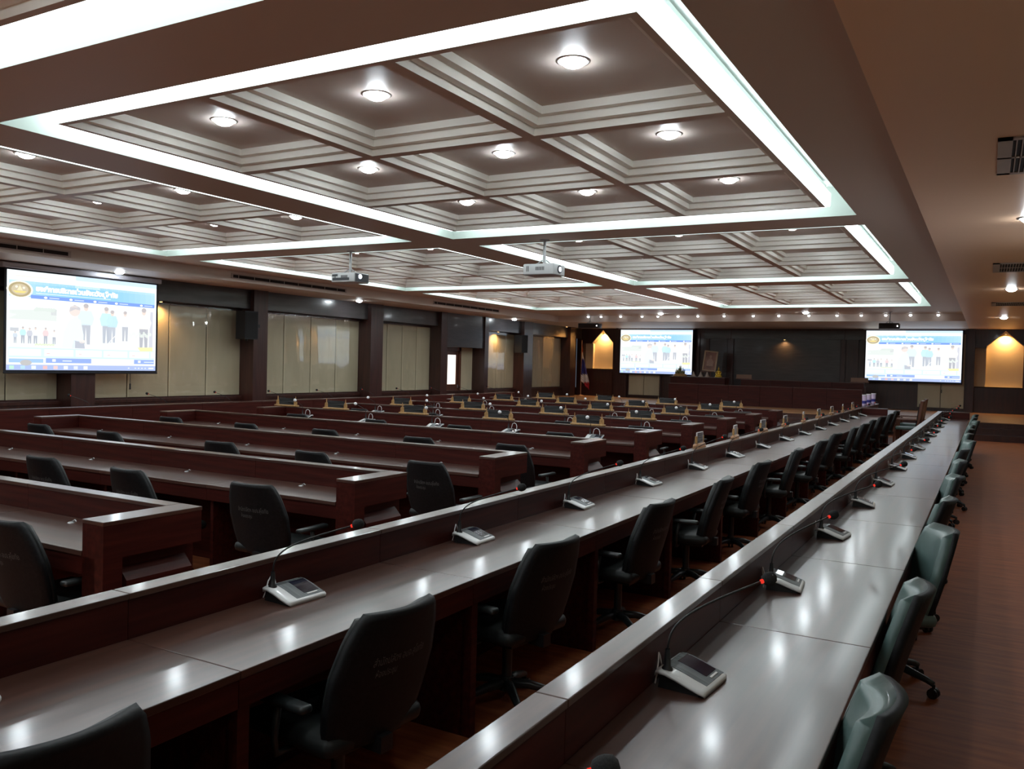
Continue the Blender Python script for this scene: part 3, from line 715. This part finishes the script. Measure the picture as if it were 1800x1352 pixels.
# ------------------------------------------------------------------ conference microphones (local: user sits at +x, stem at rear -x)
def make_mic(white=False):
    t = bpy.data.objects.new('conference_microphone', None); COL.objects.link(t); t.empty_display_size = .05; t.scale = (.86, .86, .86) if not white else (.95, .95, .95)
    # body: wedge, depth .19 in x, width .25 in y
    prof = [(-.095, .002), (-.095, .045), (-.085, .066), (-.05, .062), (.02, .040), (.075, .026), (.092, .020), (.092, .002)]
    MB().prism([(x, z) for x, z in [(-.085, .0), (-.080, .045), (-.045, .052), (.02, .030), (.06, .014), (.075, .0)]], 'y', -.112, .112).build('base', M['black'], t)
    # shell with rounded plan
    mb = MB(); N = 14; sec = [(-.10, .052), (-.092, .067), (-.055, .066), (-.01, .054), (.04, .037), (.078, .026), (.093, .021), (.096, .014)]
    top = []; bot = []
    for i, (x, z) in enumerate(sec):
        hw = .125-(.012 if i in (0, len(sec)-1) else (.004 if i in (1, len(sec)-2) else 0))
        for j in range(N+1):
            y = -hw+2*hw*j/N; edge = max(0, abs(y)/hw-.93)/.07
            top.append((x, y, z-.004*edge)); bot.append((x, y, z-.014))
    n = N+1; K = len(sec); T = K*n; fs = []
    for i in range(K-1):
        for j in range(N):
            q = (i*n+j, i*n+j+1, (i+1)*n+j+1, (i+1)*n+j); fs.append(q); fs.append(tuple(T+a for a in reversed(q)))
    rim = list(range(n))+[i*n+N for i in range(1, K)]+[(K-1)*n+j for j in range(N-1, -1, -1)]+[i*n for i in range(K-2, 0, -1)]
    for i in range(len(rim)): p, q = rim[i], rim[(i+1) % len(rim)]; fs.append((q, p, T+p, T+q))
    mb.add(top+bot, fs, 0, True); mb.build('shell', M['shell'], t)
    def zt(x):
        for (a, za), (b, zb) in zip(sec, sec[1:]):
            if a <= x <= b: return za+(zb-za)*(x-a)/(b-a)
        return .02
    def sheet(x0, x1, y0, y1, h):
        m_ = MB(); k = 10; pts = []
        for i in range(k+1):
            x = x0+(x1-x0)*i/k
            for y in (y0, y1): pts.append((x, y, zt(x)+h)); pts.append((x, y, zt(x)-.006))
        fs = []
        for i in range(k):
            a = i*4; b = a+4; fs += [(a, a+2, b+2, b), (a, b, b+1, a+1), (a+2, a+3, b+3, b+2)]
        fs += [(0, 1, 3, 2), (k*4, k*4+2, k*4+3, k*4+1)]
        m_.add(pts, fs); return m_
    sheet(-.085, .082, -.058, .117, .0015).build('speaker_grille', M['grille'], t)
    sheet(-.060, .055, .010, .108, .003).build('display', M['lcd'], t)
    sheet(.0635, .071, .02, .085, .004).build('button_row', M['cable'], t)
    # stem near rear left corner
    sy = -.085; sx = -.062
    MB().lathe([(.022, .058), (.020, .070), (.013, .078), (.011, .12), (.009, .14)], (sx, sy, 0), 14).build('stem_socket', M['black'], t)
    pts = []
    hx, hz = (.33, .385) if not white else (.25, .33); hy = .18 if not white else .03
    P0, P1, P2, P3 = Vector((sx, sy, .13)), Vector((sx, sy, .24)), Vector((sx+.05, sy+.03, hz-.11)), Vector((hx+sx, sy+hy, hz-.012))
    for i in range(15):
        q = i/14; pts.append((1-q)**3*P0+3*(1-q)**2*q*P1+3*(1-q)*q*q*P2+q**3*P3)
    gn = MB().tube(pts, .0042, n=8).build('gooseneck', M['black'], t)
    d = (pts[-1]-pts[-2]).normalized()
    if white:
        MB().ball(tuple(pts[-1]+d*.022), .027, n=14).build('windscreen', M['wfoam'], t)
    else:
        MB().cyl(tuple(pts[-1]+d*.003), tuple(pts[-1]+d*.012), .0085, n=12).build('light_ring', M['redled'], t)
        h = MB(); c0 = pts[-1]+d*.012
        prs = [(0, .011), (.006, .020), (.018, .025), (.034, .025), (.048, .020), (.056, .008)]
        h.tube([c0+d*a for a, r_ in prs], [r_ for a, r_ in prs], n=14); h.build('windscreen', M['foam'], t)
    cb = [(-.09, -.02, .03), (-.112, -.02, .05), (-.118, -.025, .085), (-.112, -.05, .105), (-.100, -.08, .085), (-.098, -.095, .04), (-.098, -.11, .01)]
    if white: cb = [(-.085, .05, .05), (-.095, .05, .10), (-.095, .035, .14), (-.095, .0, .155), (-.095, -.035, .14), (-.095, -.05, .09), (-.100, -.055, .02)]
    MB().tube(cb, .0032 if not white else .0045, n=8).build('cable', M['cable'], t)
    return t
def aim(o, deg):      # turn the gooseneck in its socket
    st_ = Vector((-.062, -.085, 0)); Rm = Matrix.Rotation(R(deg), 4, 'Z'); off = st_-(Rm @ st_)
    for ch in COL.objects:
        if ch.parent is o and ch.name.split('.')[0] in ('gooseneck', 'windscreen', 'light_ring'): ch.location = off; ch.rotation_euler = (0, 0, R(deg))
mic0 = make_mic(); fm = True
for run_name, xl, rz, gx in (('rightmost desk', -.80, 0, 'microphones on the rightmost desk'), ('middle long desk', -2.52, 0, 'microphones on the middle long desk'), ('left window desk', -12.49, math.pi, 'microphones on the desk by the left windows')):
    for n in range(-1, 14):
        o = mic0 if fm else copy_tree(mic0); fm = False
        a = R(6*math.sin(n*2.7+xl)); 
        o.location = (xl, Y0+PM*(n+.5)+.02*math.sin(n*3.1)+(.06 if (n == -1 and xl < -2 and xl > -3) else 0), DESK); o.rotation_euler = (0, 0, rz+a)
        aim(o, {(0, -1): 0, (0, 0): 20, (0, 1): 17, (0, 2): 12, (1, -1): -35, (1, 0): 2, (1, 1): -14}.get((0 if xl > -1 else 1 if xl > -5 else 2, n), 10*math.sin(n*1.9)))
        tag(o, f'white microphone unit, black gooseneck, on the {run_name}, {ORD[n+1]} from the camera', 'microphone', gx)
mic1 = make_mic(True); fm = True
for k in range(4, 9):
    for i, x in enumerate(ROWX):
        o = mic1 if fm else copy_tree(mic1); fm = False
        o.location = (x-.02, ROWY[k]-.32, DESK); o.rotation_euler = (0, 0, R(-90+8*math.sin(k*2+i*3)))
        tag(o, f'microphone unit with white windscreen in the {ORD[k]} cross row, {ORD[i]} from the middle aisle', 'microphone', f'microphones of the {ORD[k]} cross row')
# empty cable sockets on the front rows
gsrc = None
for k in range(0, 4):
    for i, x in enumerate(ROWX):
        if gsrc is None:
            gsrc = MB().lathe([(.001, .006), (.014, .006), (.020, .003), (.022, 0)], n=14).tube([(0, 0, .004), (.02, .01, .018), (.045, .0, .012)], .004).build('cable_socket', M['metal']); o = gsrc
        else: o = gsrc.copy(); COL.objects.link(o)
        o.location = (x-.05, ROWY[k]-.2, DESK); tag(o, f'small metal cable socket on the desk, {ORD[k]} cross row, {ORD[i]} from the middle aisle', 'socket', 'cable sockets on the nearest rows')

# ------------------------------------------------------------------ name plates
def make_plate(L=.53, wood='gold', clear=False):
    t = bpy.data.objects.new('name_plate_stand', None); COL.objects.link(t); t.empty_display_size = .05
    h = L/2
    MB().box(-h, h, -.042, .042, 0, .026, bev=.008).build('base', M[wood], t)
    for s in (-1, 1):
        x = s*(h-.05)
        MB().prism([(x-.035, .026), (x+.035, .026), (x+.032, .09), (x+.018, .105), (x+.005, .115), (x, .175), (x-.005, .115), (x-.018, .105), (x-.032, .09)], 'y', -.008, .008).build('bracket', M[wood], t)
    MB().box(-h+.08, h-.08, -.004, .004, .03, .145, bev=.001).build('plate', M['plate'], t)
    return t
pl = make_plate(); fp = True
for k in range(4, 9):
    xs = [-4.9, -6.42, -8.02, -9.62]
    if k == 4: xs.append(-10.7)
    for i, x in enumerate(xs):
        o = pl if fp else copy_tree(pl); fp = False
        o.location = (x+.05*math.sin(k*3+i), ROWY[k]-.05, LEDGE); o.rotation_euler = (0, 0, R(3*math.sin(k+i*2)))
        tag(o, f'golden name plate stand on the {ORD[k]} cross row ledge, {ORD[i]} from the middle aisle', 'name plate', f'name plates of the {ORD[k]} cross row')
M['acrylic'] = nmat('clear_name_plate', (0.35, 0.35, 0.36), (0.06, 0.06, 0.065), (2, 2, 120), 0.1, coat=0.5, detail=2)
def make_plate2():
    t = bpy.data.objects.new('name_plate_stand', None); COL.objects.link(t); t.empty_display_size = .05
    MB().tube([(-.15, 0, .026), (.15, 0, .026)], .026, n=12).box(-.15, .15, -.03, .03, 0, .012).build('base', M['pale_wood'], t)
    for s in (-1, 1): MB().box(s*.115-.012, s*.115+.012, -.012, .012, .03, .13, bev=.003).build('bracket', M['gold'], t)
    MB().box(-.10, .10, -.004, .004, .05, .165, bev=.001).build('plate', M['acrylic'], t)
    MB().box(-.105, .105, -.006, .006, .163, .170).box(-.108, -.10, -.006, .006, .05, .17).box(.10, .108, -.006, .006, .05, .17).build('plate_frame', M['cable'], t)
    return t
p2 = make_plate2(); fp = True
for n in range(9):
    o = p2 if fp else copy_tree(p2); fp = False
    o.location = (-2.672, 8.85+1.46*n, LEDGE); o.rotation_euler = (0, 0, R(90+5*math.sin(n*2)))
    tag(o, f'clear name plate on pale wood, middle desk ledge, {ORD[n]} from the camera', 'name plate', 'clear name plates on the middle desk ledge')

# ------------------------------------------------------------------ projectors
def projector(x, y, zb, label, wood, lens_side, dark=False, rz=0, w_=.50, d_=.38, h_=.16):
    t = thing('ceiling_projector', label, 'projector', (x, y, zb), rz)
    shell_m = M['projd'] if dark else M['projw']
    MB().box(-w_/2, w_/2, -d_/2, d_/2, 0, h_, bev=.018).build('body', shell_m, t)
    top = ZS-zb
    MB().cyl((0, 0, h_), (0, 0, top-.01), .022, n=12).cyl((0, 0, top-.012), (0, 0, top), .07, n=16).build('ceiling_pole', M['metal'], t)
    MB().box(-.09, .09, -.09, .09, h_, h_+.012).tube([(-.09, -.06, h_+.01), (-.03, 0, h_+.07)], .008).tube([(.09, .06, h_+.01), (.03, 0, h_+.07)], .008).build('bracket', M['metal'], t)
    vt = MB()
    for q in range(12): vt.box(-.04+q*.012, -.034+q*.012, -d_/2-.002, -d_/2, h_*.4, h_*.72)
    vt.box(-.19, -.18, -d_/2-.002, -d_/2, h_*.3, h_*.8).box(-.165, -.155, -d_/2-.002, -d_/2, h_*.3, h_*.8)
    vt.build('side_vents', M['slot'], t)
    if lens_side == 'x':
        MB().cyl((w_/2, .0, h_*.55), (w_/2+.012, .0, h_*.55), .06, n=20).build('lens_ring', M['projd'], t)
        MB().cyl((w_/2+.0125, .0, h_*.55), (w_/2+.015, .0, h_*.55), .035, n=20).build('lens', M['lensglow'], t)
    if lens_side == 'dark':
        MB().box(w_/2, w_/2+.004, -d_/2+.02, d_/2-.02, .015, h_-.015).build('front_grille', M['projd'], t)
        MB().box(-w_/2+.03, w_/2*.55, -d_/2-.004, -d_/2, .03, .075).box(-w_/2+.02, -w_/2+.14, -d_/2-.004, -d_/2, .10, .135).build('connector_panel', M['projd'], t)
        MB().cyl((w_/2+.004, -.05, h_*.62), (w_/2+.012, -.05, h_*.62), .035, n=18).build('lens', M['lensglow'], t)
    if lens_side == 'y':
        MB().cyl((.12, d_/2, h_*.5), (.12, d_/2+.015, h_*.5), .05, n=18).build('lens', M['lensglow'], t)
        MB().box(-w_/2+.03, w_/2-.03, -d_/2-.004, -d_/2, .02, h_-.02).build('connector_panel', M['slot'], t)
        MB().ball((w_/2-.05, -d_/2-.004, h_*.5), .014, n=8).build('indicator_light', M['down2'], t)
projector(-5.72, 11.0, 3.07, 'white ceiling projector with a glowing lens facing the right wall', 0, 'x')
projector(-9.42, 11.05, 3.06, 'grey ceiling projector with a dark grille, left of the white one', 0, 'dark')
projector(-12.72, 28.2, 3.13, 'dark ceiling projector before the left front screen', 0, 'y', True, w_=.80, d_=.35, h_=.18)
projector(-2.62, 27.4, 3.09, 'dark ceiling projector before the right front screen', 0, 'y', True, w_=.56, d_=.35, h_=.17)

# ------------------------------------------------------------------ wall speakers
for n, (yc, zc, lab) in enumerate(((14.30, 2.52, 'black box speaker on the pillar right of the side screen shutters'), (27.72, 2.52, 'black box speaker on the pillar beyond the door'))):
    t = thing('wall_speaker', lab, 'loudspeaker', (XW+.42, yc, zc-.33), R(-12 if n else -12))
    MB().prism([(-.16, -.22), (.16, -.17), (.16, .17), (-.16, .22)], 'z', 0, .66).build('cabinet', M['cab'], t)
    MB().box(.16, .17, -.15, .15, .03, .63).build('front_grille', M['foam'], t)
    MB().box(-.1, .0, .18, .32, .28, .36).cyl((-.05, 0, -.04), (-.05, 0, .0), .03).build('mounting_bracket', M['black'], t)

# ------------------------------------------------------------------ flag
t = thing('flag', 'red, white and blue striped flag hanging on a pale pole in the front left corner', 'flag', (-15.12, 32.75, SZ))
MB().cyl((0, 0, .03), (0, 0, 2.30), .016, n=10).lathe([(.001, 2.38), (.02, 2.34), (.012, 2.30)], n=10).build('flag_pole', M['pale_wood'], t)
MB().lathe([(.001, .03), (.03, .05), (.12, .03), (.13, 0)], n=16).build('pole_base', M['pale_wood'], t)
fl = MB(); NU, NV = 14, 16; pts = []
for a in range(NV+1):
    v = a/NV; z = 2.18-v*1.55
    wd = .05+.34*min(1, v*1.3)
    for b in range(NU+1):
        u = b/NU; pts.append((.02+wd*u+.012*math.sin(u*9+v*3), -.05*math.sin(u*11+v*2)*(.3+v)-.01, z-.55*u*(1-v*.3)))
fs = []; mis = []
for a in range(NV):
    for b in range(NU):
        u = (a+b*.35)/(NV+NU*.35); mi = 0 if u < .14 else 1 if u < .26 else 2 if u < .60 else 1 if u < .78 else 0
        fl.add([pts[a*(NU+1)+b], pts[a*(NU+1)+b+1], pts[(a+1)*(NU+1)+b+1], pts[(a+1)*(NU+1)+b]], [(0, 1, 2, 3)], mi, True)
fo = fl.build('cloth', [M['red'], M['white'], M['blue']], t)
sol = fo.modifiers.new('thickness', 'SOLIDIFY'); sol.thickness = .003

# ------------------------------------------------------------------ head table on the stage
def bench(x0, x1, y, z, n, label, depth=.6):
    L = (x1-x0)/n
    for q in range(n):
        a = -L/2+.004; b = L/2-.004
        t = thing('head_desk', f'{label}, {ORD[q]} section from the left', 'desk', (x0+L*(q+.5), y, SZ), 0, label.split(',')[0]+' sections')
        h = z-SZ
        MB().box(a, b, -.01, .10, h-.02, h, bev=.003).build('ledge_cap', M['top_x'], t)
        MB().box(a, b, 0, .08, 0, h-.02).build('front_panel', M['wood_x'], t)
        MB().box(a, b, .08, depth, h-.17, h-.14).box(a, a+.03, .08, depth, 0, h-.17).box(b-.03, b, .08, depth, 0, h-.17).build('desktop', M['top_x'], t)
bench(-10.35, -3.65, 30.2, 1.205, 6, 'lower front desk on the stage')
bench(-7.95, -3.72, 31.25, 1.42, 4, 'raised rear desk on the stage')
t = thing('altar_table', 'dark altar block on the left of the stage', 'table', (-9.7, 31.25, SZ))
MB().box(-.95, 1.15, 0, .55, 0, .95).build('cabinet', M['wood_x'], t)
MB().box(-.98, 1.18, -.03, .58, .95, .98, bev=.004).build('table_top', M['top_x'], t)
t = thing('offering_centrepiece', 'greenish gold tiered centrepiece at the left of the altar block', 'ornament', (-10.35, 31.5, SZ+.98))
MB().lathe([(.001, .10), (.17, .10), (.25, .06), (.27, 0)], n=16).build('tray', M['gold'], t)
rr = random.Random(3); lf = MB()
for k in range(46):
    a = rr.random()*6.28; r_ = rr.random()*.19; h = .14+.26*(1-r_/.2)*rr.random()
    lf.cyl((r_*math.cos(a), r_*math.sin(a), .09), (r_*1.15*math.cos(a), r_*1.15*math.sin(a), .09+h), .022, .003, n=5)
lf.build('foliage', nmat('dull_green_gold', (.12, .12, .04), (.32, .28, .12), (9, 9, 9), .6), t)
for n, x in enumerate((-9.80, -9.52, -9.27)):
    o = MB().lathe([(.001, .21), (.012, .18), (.04, .13), (.032, .11), (.07, .07), (.06, .05), (.10, .02), (.10, 0)], (0, 0, 0), 10 if n == 0 else 4).build('offering_cone', M['paper'], None, (x, 31.42, SZ+.98))
    tag(o, f'small pale pointed offering beside the golden figure, {ORD[n]} from the left', 'ornament', 'small pale offerings on the altar block')
t = thing('golden_statue', 'small bright golden seated figure at the right of the altar block', 'statue', (-8.83, 31.40, SZ+.98))
MB().lathe([(.001, .05), (.12, .05), (.14, .02), (.13, 0)], n=14).build('pedestal', M['brass'], t)
b_ = MB().lathe([(.11, .05), (.125, .075), (.09, .10), (.05, .12), (.062, .19), (.07, .23), (.03, .255), (.022, .265)], n=14)
b_.tube([(-.065, 0, .22), (-.10, -.02, .15), (-.05, -.08, .09)], .018).tube([(.065, 0, .22), (.10, -.02, .15), (.05, -.08, .09)], .018)
b_.ball((0, 0, .295), .035).lathe([(.028, .31), (.016, .345), (.006, .385), (.001, .41)], n=10).build('figure', M['brass'], t)
t = thing('framed_portrait', 'gilt framed portrait leaning on an easel behind the altar block', 'picture', (-9.42, 32.0, SZ+.9))
tl = Matrix.Rotation(R(-6), 4, 'X') @ Matrix.Rotation(R(5), 4, 'Y')
fr = MB(); 
for (a, b, c, d) in ((-.27, .27, .0, .05), (-.27, .27, .74, .79), (-.27, -.21, .05, .74), (.21, .27, .05, .74)): fr.box(a, b, -.02, .02, c+.3, d+.3, bev=.008)
o = fr.build('gilt_frame', mat('aged_gilt', (.42, .30, .20), .4, metal=.3), t); o.matrix_local = tl
o = MB().box(-.21, .21, 0, .012, .35, 1.04).build('picture_panel', M['portrait'], t); o.matrix_local = tl
pm = MB().lathe([(.001, .0), (.001, .0)], n=4)
pc = MB()
pc.add([(.0+.05*math.cos(a)*1, -.003, .86+.065*math.sin(a)) for a in [i*math.pi/8 for i in range(16)]], [tuple(range(16))])
pc.add([(-.12, -.003, .50), (.12, -.003, .50), (.13, -.003, .68), (.05, -.003, .79), (-.05, -.003, .79), (-.13, -.003, .68)], [(0, 1, 2, 3, 4, 5)])
o = pc.build('painted_sitter', mat('sitter_tone', (.42, .26, .20), .5), t); o.matrix_local = tl
MB().tube([(-.2, .05, -.9), (0, .12, 1.05)], .015).tube([(.2, .05, -.9), (0, .12, 1.05)], .015).tube([(0, .45, -.9), (0, .12, 1.0)], .015).box(-.25, .25, -.05, .08, .26, .30).build('easel', M['doorwood'], t)
for n, x in enumerate((-8.35+.35, -3.98+.1)):
    t = thing('name_plate_stand', f'long dark wooden name board on the raised stage desk, {["left","right"][n]} end', 'name plate', (x+.15*(1-n)+.0, 31.30, 1.42), 0, 'name boards on the raised stage desk')
    MB().box(-.30, .30, -.03, .03, 0, .03, bev=.006).build('base', M['doorwood'], t)
    MB().box(-.28, .28, -.008, .008, .03, .17, bev=.002).build('board', mat('name_board_wood', (.20, .10, .06), .4), t)
for n, x in enumerate((-7.0, -6.0, -5.15, -4.5)):
    c = chair(x, 32.15, R(180), f'dark chair behind the raised stage desk, {ORD[n]} from the left', 'chairs behind the raised stage desk'); c.location.z = SZ+.02
# ------------------------------------------------------------------ table past the middle desk with cups, wooden armchairs
t = thing('presenter_table', 'dark topped table past the front end of the middle desk', 'table', (-2.72, 22.35, 0))
MB().box(0, .10, 0, 3.0, LEDGE-.02, LEDGE+.0, bev=.003).build('ledge_cap', M['top_y'], t)
MB().box(.005, .09, 0, 3.0, 0, LEDGE-.02).build('privacy_panel', M['wood_y'], t)
MB().box(.09, .66, 0, 3.0, DESK-.03, DESK, bev=.003).build('table_top', M['top_y'], t)
MB().box(.58, .64, .0, .06, 0, DESK-.03).build('leg', M['wood_y'], t)
MB().box(.58, .64, 2.94, 3.0, 0, DESK-.03).build('leg', M['wood_y'], t)
for n, y in enumerate((22.6, 23.5, 24.5)):
    t = thing('printed_tumbler', f'tall lilac and white tumbler on the ledge past the middle desk, {ORD[n]} from the camera', 'tumbler', (-2.67, y, LEDGE), 0, 'lilac tumblers past the middle desk')
    MB().lathe([(.001, 0), (.045, 0), (.05, .02), (.055, .28), (.05, .29)], n=16).build('cup', M['cup'], t)
    MB().lathe([(.001, .30), (.06, .30), (.062, .285), (.056, .28)], n=16).build('lid', M['white'], t)
    MB().lathe([(.0525, .08), (.0535, .10), (.054, .13), (.055, .15)], n=16).build('dark_band', M['blue'], t)
def wood_chair():
    t = bpy.data.objects.new('wooden_armchair', None); COL.objects.link(t)
    for x in (-.27, .27):
        MB().box(x-.025, x+.025, .22, .27, 0, .64, bev=.005).build('leg', M['doorwood'], t)
        MB().box(x-.025, x+.025, -.27, -.22, 0, .46, bev=.005).build('leg', M['doorwood'], t)
        MB().box(x-.035, x+.035, -.26, .28, .64, .67, bev=.008).build('armrest', M['doorwood'], t)
    MB().box(-.25, .25, -.25, .26, .40, .47, bev=.02).build('seat', M['leather'], t)
    b = MB().prism([(-.29, .46), (-.24, .46), (-.32, 1.12), (-.38, 1.12)], 'x', -.27, .27); b.build('backrest', M['doorwood'], t)
    MB().prism([(-.235, .50), (-.215, .50), (-.29, 1.05), (-.315, 1.06)], 'x', -.22, .22).build('back_cushion', M['backshell'], t)
    return t
wc = wood_chair()
for n, (x, y) in enumerate(((-1.72, 22.9), (-1.75, 24.5))):
    o = wc if n == 0 else copy_tree(wc)
    o.location = (x, y, 0); o.rotation_euler = (0, 0, R(88)); tag(o, f'dark high-backed wooden armchair past the middle desk, {["nearer","farther"][n]} one', 'chair', 'wooden armchairs past the middle desk')
